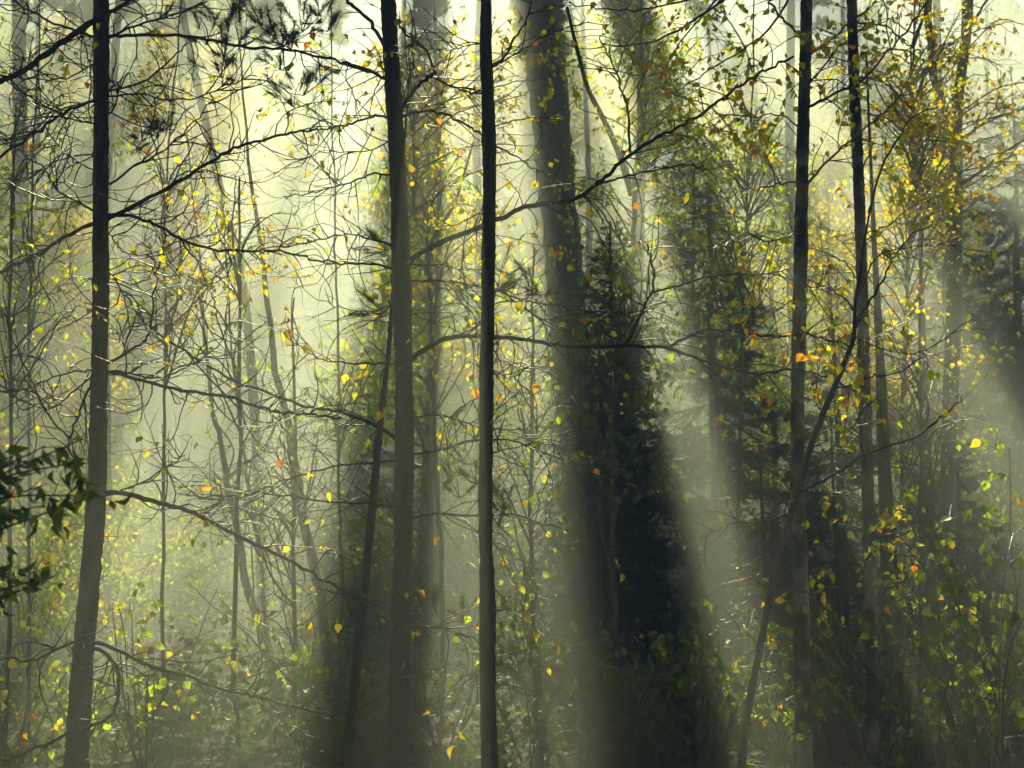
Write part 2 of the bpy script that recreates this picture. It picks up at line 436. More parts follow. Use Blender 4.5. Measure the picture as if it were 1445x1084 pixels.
# ---- the near row -------------------------------------------------------
CURLY = dict(per_m=16.0, length=(0.15, 0.9), r=0.0050, curl=3.8, leafp=0.03, droop=0.35, level=2, sub=5.0)
def near_tree(name, label, cat, px, widths, Y, H, seed, bark_m, branches, twig, leaf_m=GOLD, crown_kw=None, group=None, trunk_sides=14, leaf_size=(0.040, 0.071), twig_m=TWIG, drift=0.7):
    P = trunk_path(px, Y, H); b = base_of(P)
    t = Tree(name, label, cat, b, seed, bark_m, twig_m, leaf_m, group, leaf_size)
    Q = smooth_path(P, 8); L_ = np.concatenate([[0], np.cumsum(np.linalg.norm(np.diff(Q, axis=0), axis=1))]); g = np.arange(0, L_[-1], 0.035 if Y < 11 else 0.12)
    Q = np.stack([np.interp(g, L_, Q[:, k]) for k in range(3)], -1)
    zs = np.array([at(x, y, Y)[2] for x, y in px]); o = np.argsort(zs); wr = np.array(widths)[o] * Y / FPX / 2
    r = np.interp(Q[:, 2], zs[o], wr); top = zs.max()
    r = np.where(Q[:, 2] > top, wr[-1] * np.clip(1 - (Q[:, 2] - top) / (H - top) * 0.85, 0.1, 1), r)
    flare = np.clip(1 - (Q[:, 2] - b[2]) / 0.5, 0, 1); r = r * (1 + 0.5 * flare ** 2)
    n = len(Q); k = np.convolve(t.rng.standard_normal(n + 24), np.hanning(25) / 4.0, 'valid')[:n]; r = r * (1 + 0.05 * k[:len(r)])
    t.tube_part('trunk', Q, r, 18 if Y < 11 else 12, None, 0.055)
    fixed = []
    for s_, w0, w1 in branches:                       # root each branch in the heart of the stem
        (x0, y0) = pts(s_)[0]; cx = np.interp(y0, [q[1] for q in px], [q[0] for q in px])
        fixed.append((f'{cx:.1f},{y0 + abs(x0 - cx) * 0.3:.1f} ' + s_ if abs(x0 - cx) < 28 else s_, w0, w1))
    traced(t, Y, fixed, twig, drift)
    if twig:                                         # stubs and short dead twigs straight off the trunk
        tw = dict(twig); tw.update(per_m=9.0, length=(0.03, 0.35), level=1, leafp=twig['leafp'] * 0.6, t0=0.08, r=0.004); t.twigs_on(Q[::6], **tw)
    if crown_kw: crown(t, P, seed=seed + 7, **crown_kw)
    return t, Q

NEAR = 'dark slender trunks of the near row'
T1, _ = near_tree('pine_tree', 'black slender pine with bare curling branches, nearest the left edge of the photo', 'tree',
    [(143, 0), (143, 150), (142, 300), (142, 430), (139, 560), (138, 650), (132, 760), (123, 860), (115, 960), (108, 1084)], [22, 22, 22, 23, 23, 25, 27, 28, 30, 33], 9.0, 12.5, 11, BARK_PINE, [
    ('133,30 83,63 40,95 0,117 -30,128', 10, 8), ('150,20 185,0 215,-20', 8, 6),
    ('155,52 200,50 260,50 310,60 360,68 420,72 480,88 520,102', 5.5, 3.5), ('155,52 200,33 240,22 290,2', 4, 2.5),
    ('133,52 100,42 60,25 25,5 5,-8', 5, 3), ('155,128 200,115 240,85 265,62', 4, 2),
    ('133,143 90,160 50,190 0,220', 5.5, 3.5), ('133,298 110,285 80,268 68,248 60,235 30,215 0,185', 4.5, 2),
    ('133,315 100,330 55,358 20,375 -10,388', 6.5, 5), ('155,308 200,285 250,258 290,232 330,210 370,197 410,188 450,182', 7.5, 3),
    ('155,303 190,306 225,320 260,340 300,352 360,354 412,358 442,366 480,373', 6, 3), ('155,160 165,140 160,112 158,95', 3.5, 2),
    ('155,135 200,133 240,142 285,135 330,118 360,105', 3.5, 1.5), ('133,218 100,222 70,232 40,250 0,265', 3, 1.6),
    ('133,175 100,168 65,150 30,130 5,115', 3, 1.6), ('156,511 186,493 209,475 216,433 221,387 229,360 234,325', 5, 2.2),
    ('159,526 233,546 286,556 332,563 372,576 405,583 442,584 480,589', 6, 3.5), ('160,523 193,529 229,534 260,520 290,503 315,478 322,440', 4, 1.6),
    ('130,523 100,526 66,536 33,551 0,553', 3.6, 2), ('130,531 100,556 73,576 50,573 17,556 0,541', 3.4, 1.6),
    ('128,546 113,579 100,616 98,636 113,666 124,690', 4.5, 2.2), ('153,695 186,699 233,712 266,720 289,733 322,750 363,770 410,792 447,812 480,831 517,854 547,876 581,883 621,886 668,898', 9, 3),
    ('138,908 168,918 202,935 235,948 269,955 302,970 336,977 369,985 427,1002 480,1008 514,1005', 7, 2.5),
    ('138,916 161,935 168,962 161,1005 141,1019 84,1042 34,1063 0,1076', 6.5, 4.5), ('107,906 77,918 44,932 0,928', 5, 3),
    ('98,619 60,573 25,493 2,440 -10,430', 3.4, 1.8), ('155,260 190,235 225,215 265,180 300,140', 4, 1.6), ('133,90 95,110 50,112 0,105', 3, 1.6), ('155,385 175,420 182,470 170,500', 2.5, 1.4),
    ('132,240 90,215 60,170 55,120 20,60', 3, 1.4), ('150,700 210,675 250,650 262,640', 3.5, 1.8), ('155,330 170,352 200,360 230,350', 3, 1.4)], CURLY,
    crown_kw=dict(z0=6.1, z1=12, rad=2.1, n_clump=150, per=115, gaps=False, size=(0.16, 0.26)), group=NEAR)

T2, _ = near_tree('birch_tree', 'dark rough trunk beside a thin leaning pole, left of the centre', 'tree',
    [(548, 0), (552, 75), (556, 150), (561, 230), (564, 320), (567, 400), (569, 500), (571, 600), (570, 700), (568, 800), (564, 920), (560, 1084)], [22, 23, 24, 25, 26, 26, 26, 27, 27, 27, 28, 30], 9.4, 13, 12, BARK, [
    ('542,63 523,33 500,10 482,-8', 7, 5), ('541,110 507,95 480,88', 5, 4),
    ('563,159 583,130 603,110 613,103', 6, 5), ('613,103 600,70 576,50 563,33', 4, 2), ('613,110 640,123 666,130 684,134', 4, 2.2),
    ('563,166 586,158 613,158 636,164 666,181 684,192', 5, 3), ('545,166 526,164 500,173 480,178 450,184', 4.5, 2.5),
    ('550,247 523,246 500,256 480,261 440,272 400,278', 3.6, 1.8), ('555,347 530,339 500,332 480,332 440,340 400,350', 4, 2),
    ('570,385 578,372 590,359 629,339 679,320 712,306 739,292 779,286 809,282 839,262 865,239 895,213 928,193 960,178 994,158 1027,134 1061,111 1087,97 1120,80', 10, 3.5),
    ('839,262 872,252 912,243 960,233 990,236', 4, 2), ('889,216 887,166 879,133 862,83 845,50', 4, 1.8),
    ('575,515 586,503 606,490 629,478 666,475 696,476 746,481 796,488 845,490 889,488 938,490 967,477 994,467 1027,467 1061,472 1094,474 1134,472 1168,479 1195,487', 9, 2.5),
    ('938,490 960,498 1000,511 1044,524 1077,528 1118,521 1161,531 1195,545 1222,565 1230,590 1226,615', 4.5, 1.6),
    ('884,488 895,463 909,433 922,403 919,370 912,345', 5.5, 2.5), ('918,413 945,406 960,403 994,392 1027,388 1061,387 1094,385 1118,380', 4, 1.6),
    ('575,375 623,375 653,380 682,382 720,390', 3.6, 2), ('578,397 629,397 666,402 709,413 746,426 779,431 812,436 862,441 912,438', 4, 1.8),
    ('562,621 540,606 513,593 480,581 432,573 382,556 332,536 272,503 213,463 180,420 160,387', 7, 2.5), ('560,716 523,712 480,709 432,704 365,697 282,705', 5, 1.8), ('556,650 523,655 480,656 442,666 399,679 359,695 319,705 249,699', 4.5, 1.8),
    ('560,514 546,514 520,513 480,513 440,500 400,470', 4, 1.8), ('580,589 620,586 653,596 693,606 733,606 800,600', 4, 1.6),
    ('580,642 620,636 656,624 693,621 733,624 772,641 812,654 862,672 905,696 945,716', 4.5, 1.8), ('578,733 614,725 668,728 722,727 759,737 803,750 843,764 897,786', 4.5, 1.8),
    ('553,378 520,372 480,373 455,370', 4, 3), ('575,440 610,455 650,470 700,500', 2.6, 1.2), ('555,430 520,440 470,430 430,410', 2.8, 1.2), ('552,200 510,215 460,214 420,230', 2.5, 1.2)],
    dict(per_m=14, length=(0.12, 0.8), r=0.0045, curl=2.6, leafp=0.09, droop=0.2, level=2, sub=4.5), crown_kw=dict(z0=6.7, z1=12.5, rad=2.1, n_clump=150, per=115, gaps=False, size=(0.16, 0.26)), group=NEAR)

T3, _ = near_tree('birch_tree', 'straight dark mossy trunk just left of the big grey hazy one', 'tree',
    [(686, 0), (685.5, 60), (687.5, 120), (690, 190), (690.5, 280), (689, 360), (688.5, 430), (686.5, 520), (686.5, 600), (685, 700), (686, 780), (688, 860), (688, 960), (691, 1084)], [16, 18, 17, 20, 18, 20, 18, 20, 19, 21, 19, 22, 21, 24], 8.8, 12, 13, BARK, [
    ('693,203 719,216 743,229 763,246', 3.5, 1.6), ('695,95 706,86 726,56 743,27 750,0', 4.5, 2.5), ('695,90 709,88 746,63 786,43 830,30', 3.2, 1.5),
    ('695,430 725,425 760,450 775,480', 2.5, 1.2), ('680,560 650,575 625,600', 2.5, 1.2), ('694,640 730,630 770,625 805,640', 2.6, 1.2), ('680,300 640,318 610,300 590,270', 2.5, 1.2),
    ('694,860 725,865 755,880', 3, 1.8), ('680,940 655,965 640,1000 650,1020', 2.2, 1.0), ('695,180 730,170 760,165 790,175', 2.5, 1.2), ('680,60 640,70 610,68', 2.5, 1.1), ('694,520 720,535 745,520 770,522', 2, 1)],
    dict(per_m=12, length=(0.12, 0.65), r=0.0042, curl=2.6, leafp=0.14, droop=0.2, level=2, sub=4), crown_kw=dict(z0=6.5, z1=11.5, rad=1.8, n_clump=150, per=115, gaps=False, size=(0.16, 0.26)), group=NEAR)
for (x, y, sz, dx) in [(652, 1030, 0.085, 0.3), (640, 1052, 0.09, -0.4), (758, 541, 0.07, -0.3), (671, 548, 0.075, 0.1), (737, 612, 0.06, 0.5), (740, 648, 0.06, 0.2)]:
    T3.leaf_at(at(x, y, 8.7), (dx, 0.1, -0.9), sz)

T5, _ = near_tree('birch_tree', 'patchy black and pale birch trunk, tallest and darkest right of centre', 'tree',
    [(1138, 0), (1136, 100), (1133, 200), (1131, 300), (1130, 350), (1127, 500), (1125, 650), (1128, 750), (1130, 850), (1132, 960), (1134, 1084)], [17, 17, 18, 18, 19, 20, 20, 21, 22, 22, 23], 9.6, 13, 14, BARK_BIRCH, [
    ('1142,76 1148,74 1175,54 1195,37 1239,0', 5, 2.5), ('1143,115 1148,111 1175,77 1195,54', 4, 2), ('1132,52 1128,47 1108,30 1091,10 1084,-4', 5, 3),
    ('1140,152 1148,148 1175,134 1202,122 1218,112 1252,74 1282,37 1309,3', 5, 2.5), ('1135,268 1141,258 1161,235 1188,208 1215,185 1245,161 1269,134 1289,97 1309,64', 5, 1.8),
    ('1126,256 1088,262 1054,268 1020,282', 3.5, 1.5), ('1128,180 1095,160 1060,165 1010,160', 3, 1.4), ('1122,420 1090,440 1050,430 1010,445', 2.6, 1.3),
    ('1134,400 1165,410 1200,400', 2.4, 1.2), ('1120,610 1090,625 1060,620', 2.4, 1.2), ('1125,330 1085,340 1050,330 1015,350 985,345', 3, 1.3), ('1135,560 1160,570 1180,560', 2.4, 1.2),
    ('1138,835 1158,840 1178,822 1200,790', 3, 1.4), ('1122,822 1100,825 1075,820', 3, 1.4), ('1124,715 1090,735 1030,740 990,760', 3, 1.4)],
    dict(per_m=13, length=(0.12, 0.65), r=0.0042, curl=2.4, leafp=0.4, droop=0.2, level=2, sub=4), crown_kw=dict(z0=6.5, z1=12.5, rad=2.0, n_clump=150, per=115, gaps=False, size=(0.16, 0.26)), group=NEAR, twig_m=TWIG)

traced(T5, 9.6, [('1134,-70 1060,-30 985,25 915,60 850,62', 6, 2), ('1060,-30 1000,-10 930,10 870,15 800,5', 4, 1.6), ('1134,-40 1085,40 1010,95 950,130', 4, 1.5), ('1010,0 960,60 930,110', 3, 1.4)], dict(per_m=11, length=(0.12, 0.5), r=0.003, curl=2, leafp=0.4, droop=0.3, level=2, sub=4), 0.5)

T6, _ = near_tree('birch_tree', 'thinner dark birch trunk standing just right of the patchy one', 'tree',
    [(1202, 0), (1205, 100), (1207, 150), (1211, 240), (1214, 320), (1217, 420), (1220, 560), (1224, 680), (1227, 800), (1229, 920), (1230, 1084)], [16, 16, 16, 16, 16, 16, 17, 17, 18, 18, 19], 10.4, 13, 15, BARK_BIRCH, [
    ('1206,36 1210,34 1249,37 1282,64 1300,74', 3.6, 1.8), ('1207,110 1235,112 1260,125 1290,160 1316,200', 3, 1.4), ('1200,90 1170,75 1150,40', 3, 1.4), ('1218,235 1228,218', 3, 2),
    ('1204,130 1180,112 1160,120', 2.5, 1.3), ('1220,480 1250,470 1290,440', 2.4, 1.2), ('1224,640 1260,660 1300,655', 2.4, 1.2), ('1226,760 1262,752 1290,748', 3, 1.5)],
    dict(per_m=13, length=(0.12, 0.65), r=0.0042, curl=2.4, leafp=0.4, droop=0.2, level=2, sub=4), crown_kw=dict(z0=6.9, z1=12.5, rad=1.8, n_clump=150, per=115, gaps=False, size=(0.16, 0.26)), group=NEAR)

T2B, _ = near_tree('leaning_pole_tree', 'thin dark pole leaning right against the rough trunk beside it', 'tree',
    [(549, 490), (543, 540), (534, 620), (527, 700), (518, 790), (510, 870), (500, 970), (490, 1084)], [7, 8, 10, 11, 12, 13, 15, 17], 9.9, 5.2, 16, BARK, [
    ('512,850 480,838 450,830 430,842', 3.5, 1.8), ('517,800 540,780 560,770', 2.6, 1.4), ('530,660 505,650 490,660', 2.4, 1.2), ('506,900 480,890 450,895', 2.5, 1.3), ('508,880 540,890 570,905', 2.5, 1.3)],
    dict(per_m=10, length=(0.1, 0.5), r=0.0034, curl=4, leafp=0.06, droop=0.3, level=2, sub=4))

T8, _ = near_tree('birch_sapling', 'black slanting sapling forking in front of the two birch trunks', 'tree',
    [(1228, 293), (1217, 360), (1215, 380), (1207, 427), (1205, 474), (1195, 504), (1178, 545), (1161, 585), (1145, 628), (1131, 679), (1116, 725), (1094, 801), (1074, 908), (1056, 1000), (1046, 1084)], [3, 3.4, 4, 5, 6, 7, 8, 8, 8, 8.5, 8.5, 9, 10, 11, 12], 8.2, 1.0, 17, BARK, [
    ('1228,295 1245,235 1272,188 1295,161 1329,151', 4.5, 2), ('1205,470 1207,461 1215,441 1235,414 1252,383 1264,360 1285,335 1320,312', 5, 2),
    ('1129,694 1161,679 1195,659 1218,643 1262,628 1296,615 1319,598 1332,585 1360,560', 5, 2), ('1180,547 1208,541 1222,533 1245,529 1272,524 1300,505', 4, 1.6),
    ('1218,638 1212,618 1200,608 1218,578 1235,560', 3, 1.4), ('1161,585 1150,560 1155,520 1150,480', 2.4, 1.2), ('1145,632 1170,622 1172,612', 2.2, 1.1), ('1199,500 1175,480 1140,470 1100,440', 2.6, 1.2),
    ('1215,400 1190,370 1160,355 1120,350', 2.6, 1.2), ('1207,440 1190,420 1165,405 1130,390', 2.6, 1.2), ('1222,330 1250,320 1290,290 1330,285', 2.6, 1.2), ('1205,474 1240,490 1290,500 1330,480 1370,450', 2.6, 1.2), ('1210,420 1240,360 1290,350 1340,345 1400,360', 2.8, 1.2)],
    dict(per_m=9, length=(0.1, 0.5), r=0.0028, curl=2.2, leafp=0.14, droop=0.1, level=2, sub=3.5))

# ---- the big trunk and the middle row -----------------------------------
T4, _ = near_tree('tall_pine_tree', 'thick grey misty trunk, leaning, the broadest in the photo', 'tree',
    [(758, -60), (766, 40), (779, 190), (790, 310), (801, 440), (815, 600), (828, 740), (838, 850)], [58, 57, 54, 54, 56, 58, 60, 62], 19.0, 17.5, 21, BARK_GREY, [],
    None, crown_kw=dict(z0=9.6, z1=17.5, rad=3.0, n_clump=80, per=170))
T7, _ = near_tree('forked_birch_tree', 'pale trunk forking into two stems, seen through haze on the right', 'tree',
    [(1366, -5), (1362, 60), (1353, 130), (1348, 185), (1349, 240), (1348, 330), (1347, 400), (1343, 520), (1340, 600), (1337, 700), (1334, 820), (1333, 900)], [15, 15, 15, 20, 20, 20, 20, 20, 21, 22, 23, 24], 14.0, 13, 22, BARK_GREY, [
    ('1346,192 1336,160 1324,130 1316,101 1313,50 1308,-10', 14, 11), ('1352,196 1359,195 1383,178 1410,164 1445,154', 6, 3), ('1352,260 1359,258 1390,238 1416,215 1445,198', 7, 4), ('1360,60 1380,20 1400,-10', 5, 3),
    ('1345,300 1310,280 1280,285 1250,260', 4, 2), ('1344,420 1390,400 1420,390', 4, 2), ('1340,560 1300,545 1270,550', 3.5, 2), ('1312,90 1270,70 1230,80', 4, 2), ('1350,230 1320,225 1290,190 1262,150', 4, 2)],
    dict(per_m=5, length=(0.3, 1.1), r=0.005, curl=1.6, leafp=0.4, droop=0.2, level=2, sub=3), crown_kw=dict(z0=8.4, z1=12.5, rad=2.0, n_clump=40, per=150), twig_m=TWIG_PALE)

def leafy(name, label, px, widths, Y, seed, targets, per=6, leafp=0.62, leaf_m=GOLD, H=None, bark_m=BARK_GREY, group='leafy young birches of the middle row', leaf_size=(0.040, 0.071), fork=None, r=0.0034, length=(0.2, 0.8), cat='tree', roof=False, curl=1.8, sub=3.5):
    """targets: ellipses (x, y, rx, ry, number) that branch ends reach into"""
    if roof: H = CAM_Z + Y * 0.386 + 6.6
    P = trunk_path(px, Y, H or 0.0); b = base_of(P)
    t = Tree(name, label, cat, b, seed, bark_m, TWIG, leaf_m, group, leaf_size)
    Q = smooth_path(P, 6); zs = np.array([at(x, y, Y)[2] for x, y in px]); o = np.argsort(zs)
    w = np.interp(Q[:, 2], zs[o], np.array(widths)[o] * Y / FPX / 2 * (0.5 if roof else 1.0))
    Q[:, :2] += np.stack([np.convolve(t.rng.standard_normal(len(Q) + 4), np.ones(5) / 5, 'valid')[:len(Q)] for _ in range(2)], -1) * 0.035
    if H: w = np.where(Q[:, 2] > zs.max(), w * np.clip(1 - (Q[:, 2] - zs.max()) / (H - zs.max()), 0.06, 1), w)
    t.tube_part('trunk', Q, w, 10, None, 0.04)
    for f, w0, w1 in (fork or []):
        F_ = smooth_path([at(x, y, Y + 0.1) for x, y in pts(f)], 5); t.tube_part('stem', F_, tapered(w0 * Y / FPX / 2, w1 * Y / FPX / 2, len(F_)), 8, None, 0.04)
    k = Y / FPX / 2
    for (x, y, rx, ry, n) in targets:
        for _ in range(int(n * 1.8)):
            a = t.rng.uniform(0, 2 * math.pi); q = math.sqrt(t.rng.random())
            e = at(x + rx * q * math.cos(a), y + ry * q * math.sin(a), Y + t.rng.normal(0, 0.8))
            th, dy = theta(e[None])
            if dy[0] < 1150 and any(a - 0.01 < th[0] < b + 0.01 for a, b, kp in GAPS[2:-1]) and t.rng.random() < 0.75: continue  # branches thinned along the shaft ranges so the beams get through
            zt = np.clip(e[2] - abs(t.rng.normal(0.5, 0.35)) * np.hypot(e[0] - b[0], 1) * 0.8, b[2] + 0.4, Q[-1, 2] - 0.05)
            s0 = np.array([np.interp(zt, Q[:, 2], Q[:, 0]), np.interp(zt, Q[:, 2], Q[:, 1]), zt]); d = np.linalg.norm(e - s0)
            m1 = s0 + (e - s0) * 0.35 + np.array([0, 0, 0.10 * d]) + t.rng.normal(0, 0.05, 3) * d; m2 = s0 + (e - s0) * 0.72 + np.array([0, 0, 0.10 * d]) + t.rng.normal(0, 0.04, 3) * d
            t.branch([s0, m1, m2, e], 2.6 * k + 0.002 * d, 1.2 * k, dict(per_m=per, length=length, r=r, curl=curl, leafp=leafp, droop=0.25, level=2, sub=sub), sides=5)
    if roof:
        z0 = CAM_Z + (Y + 2.2) * 0.386 + 0.9; crown(t, P, z0, z0 + 5.0, 2.4, 130, 115, seed + 5, gaps=False, size=(0.16, 0.26))  # unseen crown added above the frame to shade the near haze
    t.finish()
    return t

leafy('young_birch_tree', 'slim hazy birch with orange leaves between the rough and the mossy trunk', [(576, 90), (580, 166), (586, 300), (606, 345), (612, 500), (618, 700), (622, 900)], [5, 7, 9, 10, 12, 13, 14], 13.0, 31,
      [(640, 200, 100, 190, 26), (630, 420, 80, 90, 9), (740, 230, 60, 190, 12)], leaf_m=GOLD, roof=True, fork=[('606,345 640,290 652,255 668,200', 6, 3)])
leafy('young_birch_tree', 'pale Y shaped birch with yellow green leaves right of the broad trunk', [(905, 60), (905, 123), (905, 200), (892, 276), (892, 340), (893, 500), (894, 700), (895, 870)], [8, 10, 11, 13, 14, 15, 16, 17], 15.0, 32,
      [(880, 100, 110, 130, 26), (880, 290, 100, 130, 16), (970, 90, 60, 120, 12)], leaf_m=LIME, roof=True, fork=[('892,276 872,213 850,165 829,123 812,60 800,10', 10, 5)], r=0.0045)
leafy('young_birch_tree', 'yellow leafed birch filling the gap left of the patchy birch trunk', [(1062, 20), (1060, 200), (1050, 400), (1046, 600), (1040, 900)], [4, 6, 8, 10, 12], 13.0, 33,
      [(1040, 150, 120, 170, 34), (1050, 320, 100, 90, 20)], leaf_m=LIME, roof=True)
leafy('young_birch_tree', 'golden leafed birch between the thin birch trunk and the forked one', [(1290, 10), (1285, 200), (1280, 400), (1275, 600), (1270, 880)], [5, 7, 9, 11, 13], 13.5, 34,
      [(1260, 130, 110, 180, 24), (1250, 330, 110, 100, 16), (1390, 150, 90, 200, 20), (1290, 520, 120, 90, 8)], leaf_m=GOLD, roof=True)
leafy('young_birch_tree', 'sparse golden birch just right of the black pine', [(250, 40), (240, 200), (235, 400), (232, 600), (230, 880)], [4, 6, 7, 9, 11], 12.0, 35,
      [(235, 230, 90, 110, 8), (330, 290, 80, 100, 4), (250, 420, 110, 60, 3)], leafp=0.45, leaf_m=GOLD, roof=True)
leafy('young_birch_tree', 'sparse green and yellow birch at the left edge beside the black pine', [(52, 30), (48, 200), (45, 400), (42, 600), (40, 900)], [4, 6, 8, 10, 12], 12.5, 36,
      [(60, 370, 80, 110, 7), (70, 130, 80, 120, 3)], leafp=0.42, leaf_m=LIME, roof=True)
leafy('young_birch_tree', 'pale green birch showing through the branches left of the rough trunk', [(470, 200), (474, 350), (478, 520), (480, 700), (482, 900)], [4, 6, 8, 9, 11], 12.5, 37,
      [(450, 130, 90, 100, 7), (500, 560, 50, 90, 8)], leafp=0.42, leaf_m=LIME, roof=True)
leafy('young_beech_tree', 'glossy green bush leaves in front of the dark spruce', [(872, 420), (870, 600), (868, 800), (866, 950)], [4, 6, 8, 10], 13.0, 38,
      [(880, 440, 90, 110, 20), (890, 600, 80, 110, 12)], leaf_m=GREEN, H=3.6, leaf_size=(0.05, 0.08), per=6)
for i, (px, lab) in enumerate([([(300, 560), (315, 640), (335, 760), (352, 830), (372, 905)], 'hazy thin pole leaning left, nearest the black pine'), ([(385, 500), (405, 600), (425, 720), (447, 830), (472, 985)], 'hazy thin pole leaning left, nearest the rough trunk'),
                               ([(325, 480), (345, 650), (362, 760), (376, 900)], 'faint wand of a tree crossing behind the two leaning poles')]):
    leafy('leaning_pole_tree', lab, px, [[6, 8, 10, 11, 13], [9, 11, 13, 14, 15], [3, 4, 5, 6]][i], [13.5, 13.0, 14.0][i], 40 + i, [(px[1][0] + 20, px[1][1], 70, 90, 5)], leafp=0.08, leaf_m=LIME, H=[6.6, 6.9, 6.4][i], group='thin poles leaning in the mist', bark_m=BARK_GREY)

for i, (px, tg, lab) in enumerate([([(340, 250), (338, 500), (336, 900)], [(290, 440, 110, 120, 8), (330, 330, 70, 110, 3)], 'bare twiggy young tree in the tangle right of the black pine'),
                                   ([(20, 150), (16, 500), (12, 900)], [(40, 500, 90, 160, 9), (60, 200, 80, 120, 4)], 'bare twiggy young tree at the very left edge'),
                                   ([(412, 420), (414, 600), (416, 950)], [(400, 620, 90, 120, 7), (340, 760, 110, 90, 6)], 'bare twiggy young tree in front of the leaning poles'),
                                   ([(752, 350), (754, 600), (756, 950)], [(750, 560, 80, 130, 12), (730, 760, 90, 120, 9)], 'bare twiggy young tree right of the mossy trunk'),
                                   ([(1300, 330), (1298, 600), (1296, 950)], [(1310, 560, 110, 130, 14), (1280, 760, 110, 110, 9)], 'bare twiggy young tree between the thin birch and the forked one')]):
    leafy('bare_young_tree', lab, px, [3, 5, 7], 11.0 + 0.3 * i, 140 + i, tg, per=8, leafp=0.05, leaf_m=LIME, bark_m=TWIG, r=0.0028, curl=3.2, sub=4, length=(0.15, 0.6), group='bare twiggy young trees')

# ---- conifers ------------------------------------------------------------
_branch_cache = {}
def spruce_branch_mesh(seed, m):
    if (seed, m.name) in _branch_cache: return _branch_cache[(seed, m.name)]
    rng = rng_of(seed); mb = MB(); n = 9
    ax = np.stack([np.linspace(0, 1, n), rng.normal(0, 0.012, n), -0.22 * np.linspace(0, 1, n) ** 1.3 + 0.10 * np.linspace(0, 1, n) ** 3], -1)
    mb.tube(ax, tapered(0.010, 0.003, n), 4, cap=False)
    pos, D, sz = [], [], []
    for k in range(30):
        t = rng.uniform(0.12, 1.0); q = np.array([np.interp(t, ax[:, 0], ax[:, j]) for j in range(3)]); sd = rng.choice([-1, 1]); ln = 0.40 * (1.15 - t) * rng.uniform(0.6, 1.2) + 0.05
        d = unit(np.array([0.75, sd * 0.9, rng.normal(-0.35, 0.4)])); mb.tube(np.array([q, q + d * ln * 0.5 + [0, 0, -0.01], q + d * ln + [0, 0, -0.05 * ln]]), [0.004, 0.003, 0.002], 3, cap=False)
        for u in np.linspace(0.05, 1, int(6 + ln * 34)):
            for s2 in (-1, 1):
                pos.append(q + d * ln * u); D.append(d + np.array([-d[1], d[0], 0]) * s2 * rng.uniform(0.3, 1.2) + [0, 0, rng.normal(-0.25, 0.6)]); sz.append(rng.uniform(0.05, 0.10))
    for u in np.linspace(0.1, 1, 26):
        q = np.array([np.interp(u, ax[:, 0], ax[:, j]) for j in range(3)])
        for s2 in (-1, 1): pos.append(q); D.append(np.array([0.6, s2 * 0.8, rng.normal(0, 0.3)])); sz.append(rng.uniform(0.05, 0.09))
    pos = np.array(pos); D = np.array(D)
    mb.scatter(*SPRIG, pos, frame_rot(D, rng), np.array(sz))
    _branch_cache[(seed, m.name)] = mb.mesh('branch', [m], smooth=False)
    return _branch_cache[(seed, m.name)]

from mathutils import Matrix, Euler
def spruce(label, px, Y, H, rad, seed, n_branch=110, bare=0.0, m=None, name='spruce_tree', z_low=0.15, group='dark spruces', lean=0.0):
    rng = rng_of(seed); x = at(px, 750, Y)[0]; b = np.array([x, Y, gz(x, Y)])
    t = thing(name, label, 'tree', tuple(b), group)
    mb = MB(); P = np.array([(lean * z + 0.03 * math.sin(z), 0.02 * math.cos(1.3 * z), z) for z in np.linspace(-0.2, H, 12)])
    mb.tube(P, tapered(0.012 * H + 0.03, 0.012, 12), 9, rng, 0.04); mb.build('trunk', BARK, t)
    for k in range(n_branch):
        f = (k + rng.random()) / n_branch; z = z_low + (H - z_low - 0.1) * f ** 1.05
        ln = (rad * (1 - f) ** 0.85 + 0.12) * rng.uniform(0.7, 1.15); a = k * 2.399 + rng.normal(0, 0.3)
        if rng.random() < bare: continue
        o = link('branch', spruce_branch_mesh(900 + int(rng.integers(5)), m or SPRUCE), t)
        o.matrix_local = Matrix.Translation((lean * z, 0, z)) @ Euler((rng.normal(0, 0.5), -0.30 * f + 0.25 * (1 - f) + rng.normal(0, 0.22), a)).to_matrix().to_4x4() @ Matrix.Diagonal((ln, ln * 0.9, ln, 1))
    return t

spruce('dense dark spruce standing in the black shade right of the broad trunk', 868, 15.5, 5.0, 1.1, 51, 150)
spruce('dark spruce between the black shade and the patchy birch', 1010, 17.5, 6.8, 1.3, 52, 105)
spruce('smaller dark spruce at the foot of the broad trunk', 848, 13.5, 3.4, 0.95, 53, 110)
spruce('tall blue hazy spruce against the right edge', 1450, 22.0, 9.0, 2.2, 54, 105)
spruce('hazy spruce behind the forked birch', 1345, 24.0, 8.2, 1.8, 55, 120)
spruce('half bare spruce with twiggy dead boughs between the two birch trunks', 1183, 12.5, 3.6, 1.0, 56, 100, bare=0.35)
spruce('far grey spruce pale with mist left of the rough trunk', 507, 34.0, 8.0, 1.5, 57, 110)
spruce('low spruce at the foot of the forked birch', 1350, 14.5, 3.0, 1.0, 58, 80)

